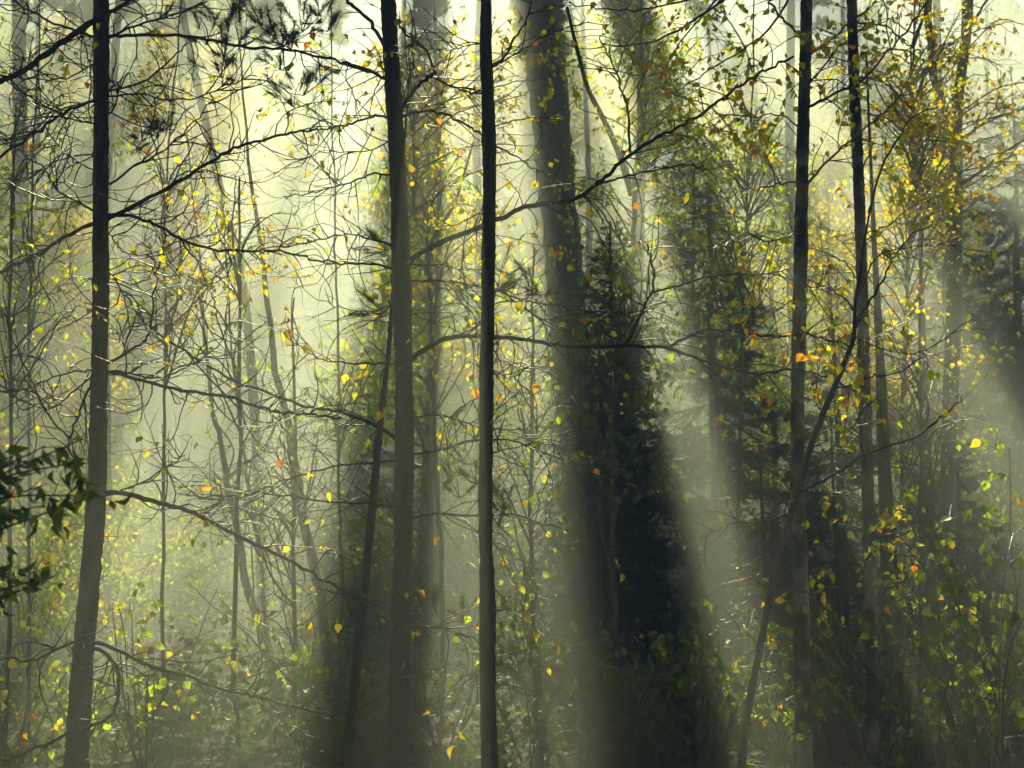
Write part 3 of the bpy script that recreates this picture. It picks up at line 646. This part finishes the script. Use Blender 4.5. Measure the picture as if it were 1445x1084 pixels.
def dead_spruce(label, px, Y, H, seed):
    rng = rng_of(seed); x = at(px, 750, Y)[0]; b = np.array([x, Y, gz(x, Y)])
    t = Tree('dead_spruce', label, 'tree', b, seed, BARK, TWIG, GOLD, 'bare dead spruces')
    P = b + np.array([(0.02 * math.sin(2 * z), 0, z) for z in np.linspace(-0.1, H, 10)]); t.tube_part('trunk', P, tapered(0.035, 0.008, 10), 8)
    for k in range(46):
        z = rng.uniform(0.2, H * 0.95); a = rng.uniform(0, 6.28); ln = (1.0 - 0.7 * z / H) * rng.uniform(0.5, 1.1); d = np.array([math.cos(a), math.sin(a), rng.normal(-0.3, 0.15)])
        W = grow(b + np.array([0, 0, z]), d, ln, rng, 0.8, 0.1, 6); t.tube_part('branch', W, tapered(0.007, 0.003, len(W)), 4, TWIG)
        t.twigs_on(W, per_m=9, length=(0.1, 0.35), r=0.003, curl=1.5, leafp=0, level=1)
    t.finish()
dead_spruce('bare twiggy dead spruce between the patchy and the thin birch', 1180, 11.2, 2.6, 61)
dead_spruce('bare dead spruce right of the thin birch trunk', 1262, 11.8, 2.2, 62)
dead_spruce('bare dead spruce left of the patchy birch', 1078, 12.0, 2.4, 63)

def post_trunk(label, px, widths, Y, H, seed, bark_m, crown_kw=None, group=None, name='bare_trunk_tree'):
    t, _ = near_tree(name, label, 'tree', px, widths, Y, H, seed, bark_m, [], None, crown_kw=crown_kw, group=group); return t
post_trunk('dark tapering trunk in the murk just right of the thin birch', [(1222, 60), (1230, 260), (1238, 430), (1246, 600), (1252, 800), (1258, 1000)], [2, 5, 10, 16, 19, 21], 11.8, 1.0, 65, BARK)
post_trunk('dim brown trunk low beside the forked birch', [(1298, 200), (1300, 400), (1304, 560), (1308, 680), (1312, 760), (1316, 860)], [2, 7, 13, 18, 20, 22], 15.0, 1.0, 66, BARK)
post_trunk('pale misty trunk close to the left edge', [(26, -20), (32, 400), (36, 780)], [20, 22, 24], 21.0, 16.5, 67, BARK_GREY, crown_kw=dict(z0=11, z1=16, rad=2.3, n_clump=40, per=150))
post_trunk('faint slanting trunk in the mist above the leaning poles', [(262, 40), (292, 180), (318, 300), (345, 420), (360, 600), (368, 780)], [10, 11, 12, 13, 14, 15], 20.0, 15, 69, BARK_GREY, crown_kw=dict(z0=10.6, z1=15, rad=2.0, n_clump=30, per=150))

# ---- pine needle tufts on the near branches -------------------------------
def tuft(tree, x, y, Y, n_sh=5, size=0.085, per=90, spread=0.10, m=None):
    rng = tree.rng; c = at(x, y, Y); mb = MB(); base = c + np.array([rng.normal(0, .05), 0.05, -0.10])
    for _ in range(n_sh):
        tip = c + rng.normal(0, spread, 3); W = np.array([base, (base + tip) / 2 + rng.normal(0, 0.015, 3), tip]); W = smooth_path(W, 4)
        mb.tube(W, tapered(0.004, 0.002, len(W)), 3, cap=False); d = unit(tip - base)
        q = base + (tip - base) * rng.uniform(0.45, 1, (per, 1)); D = d * 0.9 + rng.normal(0, 0.55, (per, 3))
        mb.scatter(*NEEDLE, q, frame_rot(D, rng), rng.uniform(0.7, 1.15, per) * size)
    mb.build('needle_tuft', m or PINE_N, tree.root, tree.base, smooth=False, kind='stuff')
for x, y in [(330, 20), (350, 40), (375, 42), (390, 30), (315, 55), (345, 12), (430, 20), (452, 8), (412, 46), (295, 40), (400, 75), (430, 110), (405, 128), (320, 85), (475, 20), (200, 170), (215, 175)]: tuft(T1, x, y, 9.0 + T1.rng.normal(0, .25))
for x, y in [(720, 385), (745, 395), (760, 405), (700, 395), (655, 420), (640, 385), (665, 660), (640, 680), (715, 690), (725, 700), (705, 705), (730, 880), (745, 860), (735, 900), (720, 915), (742, 930), (760, 915), (640, 850), (620, 845), (815, 950), (800, 930), (830, 965), (775, 905), (700, 930), (735, 960), (520, 330), (505, 420), (545, 700)]:
    tuft(T3 if 650 < x < 850 else T2, x, y, 9.1 + T3.rng.normal(0, .2), n_sh=4, size=0.075)
for t in (T1, T2, T3, T5, T6, T2B, T8, T4, T7): t.finish()

# ---- unseen trees added outside the frame; their crowns shade the near row
def shade_tree(label, x, y, H, z0, rad, n, seed):
    b = np.array([x, y, gz(x, y)]); t = Tree('pine_tree', label, 'tree', b, seed, BARK_PINE, TWIG, GOLD, 'unseen pines added for shade')
    P = b + np.array([(0.05 * math.sin(z), 0.04 * math.cos(z), z) for z in np.linspace(-0.2, H, 12)]); t.tube_part('trunk', P, tapered(0.10, 0.02, 12), 10, None, 0.04)
    crown(t, P, z0, H, rad, n, 115, seed + 3, gaps=False, size=(0.16, 0.26))
for i, (x, y, H, z0, rad, n) in enumerate([(-5.6, 9.5, 13, 6.9, 2.6, 170), (-7.5, 14, 14, 8.8, 2.8, 150), (5.2, 9.0, 13, 6.8, 2.6, 170), (7.2, 13.5, 14, 8.6, 2.8, 150), (-3.8, 4.5, 12, 5.0, 2.6, 120), (3.9, 4.2, 12, 5.0, 2.6, 120), (-1.5, -3.5, 12, 4.0, 3.2, 130), (3.5, -5, 12, 4.0, 3.2, 130)]):
    shade_tree('added shade pine ' + ['left of the frame beside the near row', 'far left outside the frame', 'right of the frame beside the near row', 'far right outside the frame', 'close by on the left outside the frame', 'close by on the right outside the frame', 'behind the viewpoint on the left', 'behind the viewpoint on the right'][i], x, y, H, z0, rad, n, 400 + i)

# ---- shrubs and low growth -------------------------------------------------
def shrub(name, label, px, Y, H, seed, n_stem=7, leaf_m=LIME, leafp=0.5, size=(0.05, 0.085), spread=0.45, group=None, per=6, twig_m=TWIG_PALE, cat='shrub', r=0.003):
    rng = rng_of(seed); x = at(px, 750, Y)[0]; b = np.array([x, Y, gz(x, Y)])
    t = Tree(name, label, cat, b, seed, TWIG_PALE, twig_m, leaf_m, group, size)
    for k in range(n_stem):
        a = rng.uniform(0, 6.28); d = np.array([math.cos(a) * spread, math.sin(a) * spread, 1.0]); W = grow(b + np.array([math.cos(a), math.sin(a), 0]) * 0.05, d, H * rng.uniform(0.7, 1.15), rng, 0.5, 0.12, 9)
        t.tube_part('stem', W, tapered(0.008, 0.003, len(W)), 5, twig_m); t.twigs_on(W, per_m=per, length=(0.12, 0.45), r=r, curl=1.5, leafp=leafp, droop=0.15, level=2, sub=3, t0=0.2)
    t.finish(); return t
SH = 'leafy shrubs of the understorey'
shrub('yellow_shrub', 'yellow leafed shrub at the lower left edge behind the black pine', 30, 10.5, 1.9, 71, 9, GOLD, 0.35, group=SH)
shrub('hazel_shrub', 'light green shrub low between the black pine and the leaning poles', 215, 10.0, 1.25, 72, 8, LIME, 0.35, group=SH)
shrub('hazel_shrub', 'shrub of bluish glossy leaves at the right edge', 1425, 8.6, 1.75, 73, 7, GREEN, 0.3, (0.06, 0.1), 0.3, group=SH)
shrub('hazel_shrub', 'shrub with big green leaves below the forked birch', 1330, 9.8, 1.35, 74, 8, GREEN, 0.35, (0.06, 0.1), group=SH)
shrub('hazel_shrub', 'dim green shrub at the foot of the slanting sapling', 985, 9.8, 1.0, 75, 8, GREEN, 0.4, (0.05, 0.09), group=SH)
shrub('hazel_shrub', 'shrub at the bottom of the black shade', 870, 10.5, 1.1, 76, 8, GREEN, 0.4, (0.05, 0.09), group=SH)
shrub('hazel_shrub', 'dusky shrub at the foot of the mossy trunk', 745, 10.8, 1.1, 77, 8, GREEN, 0.35, group=SH)
shrub('hazel_shrub', 'dusky shrub between the rough and the mossy trunk', 630, 11.2, 1.0, 78, 8, GREEN, 0.3, group=SH)
shrub('hazel_shrub', 'sunlit hazy shrub left of the leaning pole beside the rough trunk', 420, 12.5, 1.2, 79, 9, LIME, 0.3, group=SH)
shrub('hazel_shrub', 'green shrub between the two birch trunks at the bottom', 1165, 10.6, 1.1, 80, 9, GREEN, 0.35, group=SH)
shrub('hazel_shrub', 'light green shrub low at the right between the glossy and the big leafed one', 1385, 10.4, 1.7, 87, 8, LIME, 0.4, (0.05, 0.09), group=SH)
shrub('hazel_shrub', 'green shrub in the beam right of the black shade', 1060, 11.2, 1.3, 88, 8, GREEN, 0.45, (0.05, 0.09), group=SH)
shrub('hazel_shrub', 'pale green tall shrub half way up the right edge', 1440, 11.5, 2.6, 89, 9, LIME, 0.4, (0.05, 0.09), group=SH)
shrub('hazel_shrub', 'bushy fresh green shrub under the forked birch', 1350, 11.8, 1.9, 95, 10, GREEN, 0.5, (0.05, 0.09), group=SH)
shrub('hazel_shrub', 'soft green shrub between the slanting sapling and the patchy birch', 1100, 10.2, 1.2, 96, 9, LIME, 0.45, (0.05, 0.085), group=SH)
shrub('hazel_shrub', 'fresh green shrub in front of the thin birch', 1235, 10.8, 1.5, 97, 9, LIME, 0.4, (0.05, 0.085), group=SH)
shrub('hazel_shrub', 'tall sunlit shrub far back at the left edge', 70, 17.0, 3.4, 81, 11, LIME, 0.5, (0.06, 0.09), 0.4, group=SH, r=0.004)
shrub('hazel_shrub', 'misty shrub behind the black pine', 160, 19.0, 3.0, 82, 11, LIME, 0.45, (0.06, 0.09), 0.4, group=SH, r=0.004)
shrub('hazel_shrub', 'green leafed shrub low in the right corner of the wood', 1230, 9.2, 0.9, 83, 7, GREEN, 0.4, (0.05, 0.09), group=SH)

def foreground_spray(label, px, py, Y, seed, sp, n):
    """a leafy bough reaching in from a bush that stands to the left of the frame"""
    rng = rng_of(seed); root = at(px - 260, py + 120, Y); b = np.array([root[0] - 0.1, Y, gz(root[0], Y)])
    t = Tree('holly_bush', label, 'bush', b, seed, TWIG, TWIG, GREEN, None, (0.04, 0.075), aspect=0.55)
    S = smooth_path([b - [0, 0, .1], b + [0.02, 0, 0.5], root]); t.tube_part('stem', S, tapered(0.014, 0.008, len(S)), 6)
    for k in range(n):
        e = at(px + rng.uniform(-130, 30), py + rng.uniform(-sp, sp), Y + rng.normal(0, .1)); W = smooth_path([root + rng.normal(0, .02, 3), (root + e) / 2 + [0, 0, .05] + rng.normal(0, .03, 3), e]); t.tube_part('branch', W, tapered(0.005, 0.002, len(W)), 5, TWIG)
        t.twigs_on(W, per_m=26, length=(0.05, 0.16), r=0.0018, curl=2, leafp=0.55, level=1, t0=0.25)
    t.finish()
foreground_spray('blurred dark glossy leaves reaching in over the left edge, upper bough', 110, 665, 4.2, 85, 50, 11)
foreground_spray('blurred dark glossy leaves at the left edge, lower bough', 80, 832, 4.6, 86, 22, 5)

def undergrowth():
    rng = rng_of(91); mb = MB(); n = 42000
    y = 10.5 + 40 * rng.random(n) ** 1.6; x = rng.uniform(-1, 1, n) * (y * 0.45 + 2); h = np.clip(rng.normal(0.3, 0.28, n), 0.02, 1.1) * (0.55 + 0.45 * np.sin(x * 1.9 + 2 * np.sin(y * 0.9)))
    pos = np.stack([x, y, gz(x, y) + h], -1); D = np.stack([rng.normal(0, 1, n), rng.normal(0, 1, n), rng.normal(0.15, 0.4, n)], -1)
    mb.scatter(*LEAF_LITE, pos, frame_rot(D, rng), rng.uniform(0.05, 0.13, n))
    m = 5000; y = 7.5 + 25 * rng.random(m) ** 1.4; x = rng.uniform(-1, 1, m) * (y * 0.45 + 2); p = np.stack([x, y, gz(x, y)], -1)
    mb.scatter(np.array([(-0.012, 0, 0), (0.012, 0, 0), (0.006, 0.6, 0.0), (-0.006, 0.6, 0), (0, 1, -0.12)]), np.array([(0, 1, 2), (0, 2, 3), (3, 2, 4)]), p, frame_rot(np.stack([rng.normal(0, .4, m), rng.normal(0, .4, m), np.ones(m)], -1), rng), rng.uniform(0.2, 0.6, m))
    mb.build('undergrowth', HERB, kind='stuff', smooth=False)
    mb = MB(); n = 10000; y = 2 + 30 * rng.random(n); x = rng.uniform(-1, 1, n) * (y * 0.45 + 3); D = rng.normal(0, 1, (n, 3)) * [1, 1, 0.15]
    mb.scatter(*LEAF_LITE, np.stack([x, y, gz(x, y) + rng.uniform(0.01, 0.03, n)], -1), frame_rot(D, rng), rng.uniform(0.04, 0.08, n)); mb.build('leaf_litter', LITTER, kind='stuff', smooth=False)
undergrowth()

# ---- the wood behind --------------------------------------------------------
def proto_tree(seed, H, r, rad, n_clump, per, m):
    """trunk and crown meshes that several far trees share"""
    rng = rng_of(seed); tb = MB(); P = np.array([(0.05 * math.sin(z * 0.7 + seed), 0.04 * math.cos(z + seed), z) for z in np.linspace(-0.3, H, 14)]); tb.tube(P, tapered(r, r * 0.15, 14), 9, rng, 0.04)
    lb = MB(); cb = MB()
    for k in range(n_clump):
        t = rng.random() ** 0.9; z = H * (0.28 + 0.72 * t); a = rng.uniform(0, 6.28); rr = rad * math.sqrt(rng.random()) * (1 - 0.6 * t); c = np.array([math.cos(a) * rr, math.sin(a) * rr, z]); cr = rng.uniform(0.3, 0.65)
        s0 = np.array([0, 0, z - 0.5 * rr - 0.1]); W = smooth_path([s0, (s0 + c) / 2 + rng.normal(0, .1, 3), c], 3); lb.tube(W, tapered(0.025, 0.008, len(W)), 4, cap=False)
        n = int(per * cr / 0.5); v = unit(rng.standard_normal((n, 3))) * rng.random((n, 1)) ** 0.5 * cr; cb.scatter(*LEAF_LITE, c + v, rand_rot(rng, n), rng.uniform(0.07, 0.13, n))
    return tb.mesh('trunk', BARK), lb.mesh('limbs', TWIG), cb.mesh('crown', m, smooth=False)
PROTO = [proto_tree(201, 11, 0.11, 1.7, 60, 150, LIME), proto_tree(202, 9, 0.08, 1.5, 52, 150, GOLD), proto_tree(203, 12, 0.14, 1.9, 60, 150, CANOPY), proto_tree(204, 5, 0.05, 1.3, 40, 110, LIME)]
FAR = 'misty trees of the wood behind'
def far_tree(label, px, Y, k, rz, sc=1.0):
    x = at(px, 750, Y)[0]; t = thing('misty_tree', label, 'tree', (x, Y, gz(x, Y)), FAR); t.rotation_euler = (0, 0, rz); t.scale = (sc, sc, sc)
    tr, lb, cr = PROTO[k]; link('trunk', tr, t); link('limbs', lb, t, kind='stuff'); link('crown', cr, t, kind='stuff')
ORD = 'first second third fourth fifth sixth seventh eighth ninth tenth eleventh twelfth thirteenth fourteenth fifteenth sixteenth seventeenth eighteenth nineteenth twentieth twenty-first twenty-second twenty-third twenty-fourth'.split()
rng = rng_of(300)
row1 = [(-30, 24, 0), (95, 26, 1), (600, 25, 3), (655, 28, 1), (985, 24, 2), (1095, 22, 0), (1180, 25, 1), (1395, 27, 2), (1480, 24, 2)]
for i, (px, Y, k) in enumerate(row1): far_tree(f'misty tree, {ORD[i]} from the left in the nearer far row', px, Y, k, rng.uniform(0, 6.28), rng.uniform(7.2, 8.8) / [11, 9, 12, 5][k])
row2 = [(-60, 41, 0), (0, 44, 2), (60, 40, 1), (105, 47, 0), (160, 42, 2), (215, 46, 0), (262, 41, 1), (315, 50, 2), (372, 47, 0), (440, 50, 2), (560, 41, 2), (625, 48, 0), (680, 43, 1), (735, 46, 2), (800, 42, 0), (860, 47, 1), (930, 41, 0), (1010, 46, 1), (1080, 42, 2), (1150, 45, 0), (1225, 40, 2), (1310, 43, 0), (1400, 41, 2), (1470, 46, 2)]
for i, (px, Y, k) in enumerate(row2): far_tree(f'pale ghostly tree, {ORD[i]} from the left in the farthest row of the mist', px, Y, k, rng.uniform(0, 6.28), rng.uniform(16.2, 18.2) / [11, 9, 12][k])

# understorey thickets between the middle row and the far rows
def thicket_proto(seed, H, rad, n, m):
    rng = rng_of(seed); sb = MB(); cb = MB()
    for k in range(9):
        a = rng.uniform(0, 6.28); W = grow(np.array([0.1 * math.cos(a), 0.1 * math.sin(a), -0.1]), [math.cos(a) * 0.4, math.sin(a) * 0.4, 1], H * rng.uniform(0.6, 1.0), rng, 0.35, 0.1, 8); sb.tube(W, tapered(0.02, 0.006, len(W)), 5, cap=False)
        for q in W[2:]:
            for _ in range(4):
                B = grow(q, rng.normal(0, 1, 3) + [0, 0, 0.3], rad * rng.uniform(0.3, 0.8), rng, 1.2, 0.1, 5); sb.tube(B, tapered(0.007, 0.003, len(B)), 3, cap=False)
                k2 = n // 250; pos = B[rng.integers(1, 6, k2)] + rng.normal(0, 0.09, (k2, 3)); D = rng.normal(0, 1, (k2, 3)) + [0, 0, -0.5]; cb.scatter(*LEAF_LITE, pos, frame_rot(D, rng), rng.uniform(0.05, 0.09, k2))
    return sb.mesh('stems', TWIG), cb.mesh('leaves', m, smooth=False)
TH = [thicket_proto(501, 3.6, 1.4, 5200, LIME), thicket_proto(502, 2.8, 1.3, 5200, GREEN), thicket_proto(503, 4.4, 1.5, 5600, LIME)]
rng = rng_of(510)
spots = [(20, 19, 2), (110, 22, 0), (190, 26, 0), (540, 20, 1), (610, 24, 0), (690, 19, 1), (755, 23, 1), (940, 21, 1), (1085, 19, 1), (1150, 21, 0), (1240, 18, 1), (1300, 20, 2), (1400, 18, 1), (1455, 19, 0)]
for i, (px, Y, k) in enumerate(spots):
    x = at(px, 750, Y)[0]; t = thing('thicket_bush', f'hazy leafy bush low in the middle distance, {ORD[i]} from the left', 'bush', (x, Y, gz(x, Y)), 'bushes of the middle distance'); t.rotation_euler = (0, 0, rng.uniform(0, 6.28)); q = rng.uniform(0.85, 1.15); t.scale = (q, q, q)
    link('stems', TH[k][0], t, kind='stuff'); link('leaves', TH[k][1], t, kind='stuff')

def distant_wood():
    rng = rng_of(520); mb = MB(); cb = MB()
    for _ in range(150):
        y = rng.uniform(56, 115); x = rng.uniform(-1, 1) * (y * 0.5 + 4); H = rng.uniform(12, 16.5); z = gz(x, y)
        P = np.array([(x + 0.1 * math.sin(h), y, z + h) for h in np.linspace(-0.2, H, 7)]); mb.tube(P, tapered(0.16, 0.04, 7), 6, cap=False)
        n = 220; h = rng.random(n) ** 0.8; rr = 2.3 * np.sqrt(rng.random(n)) * (1 - 0.7 * h); a = rng.uniform(0, 6.28, n)
        cb.scatter(*LEAF_LITE, np.stack([x + rr * np.cos(a), y + rr * np.sin(a), z + H * (0.12 + 0.88 * h)], -1), rand_rot(rng, n), rng.uniform(0.3, 0.65, n))
    o = mb.build('distant_wood', BARK, kind='stuff'); cb.build('distant_foliage', CANOPY, kind='stuff', smooth=False)
distant_wood()

def shade_pine(label, px, Y, H, r, z0, rad, n, seed):  # added pines whose crowns block the sun between the light shafts
    x = at(px, 750, Y)[0]; b = np.array([x, Y, gz(x, Y)]); t = Tree('tall_pine_tree', label, 'tree', b, seed, BARK_GREY, TWIG, GOLD, 'tall pines added to shade the mist')
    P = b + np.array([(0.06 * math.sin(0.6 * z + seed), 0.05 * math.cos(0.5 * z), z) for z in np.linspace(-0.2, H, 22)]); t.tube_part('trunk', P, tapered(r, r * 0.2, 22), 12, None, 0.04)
    crown(t, P, z0, H, rad, n, 190, seed + 3, size=(0.13, 0.22), clump=(0.15, 0.34), limb=0.12, margin=0.9)
for i, (px, Y, H, z0, n, lab) in enumerate([
    (-150, 20, 17.5, 10.4, 60, 'tall misty shade pine added outside the left edge'), (142, 21.5, 18, 11.7, 80, 'tall misty shade pine added behind the black pine'), (676, 24.0, 18, 12.4, 80, 'tall misty shade pine added behind the mossy trunk'), (612, 21, 18, 11.4, 90, 'tall misty shade pine added just right of the rough trunk'), (905, 22.5, 18, 14.0, 90, 'tall misty shade pine added behind the Y shaped birch'), (1129, 21, 18, 13.8, 80, 'tall misty shade pine added behind the patchy birch'), (1350, 22, 17.5, 13.8, 70, 'tall misty shade pine added behind the forked birch'), (1600, 21, 17.5, 10.6, 60, 'tall misty shade pine added outside the right edge'),
    (30, 31, 18.3, 12.6, 70, 'tall faint shade pine added far behind the left edge'), (235, 32, 18.3, 13.0, 80, 'tall faint shade pine added far behind the sparse golden birch'), (560, 31.5, 18.4, 12.8, 90, 'tall faint shade pine added far behind the rough trunk'), (690, 33, 18.4, 13.9, 90, 'tall faint shade pine added far behind the mossy trunk'), (830, 31, 18.4, 12.6, 90, 'tall faint shade pine added far behind the broad trunk'), (1010, 33, 18.4, 14.6, 90, 'tall faint shade pine added far behind the dark spruces'), (1205, 31, 18.4, 14.2, 90, 'tall faint shade pine added far behind the thin birch'), (1420, 32, 18.2, 13.0, 70, 'tall faint shade pine added far behind the right edge')]):
    shade_pine(lab, px, Y, H, 0.06 if px == 612 else 0.11, z0, 3.3, int(n * 6.0), 700 + 11 * i)
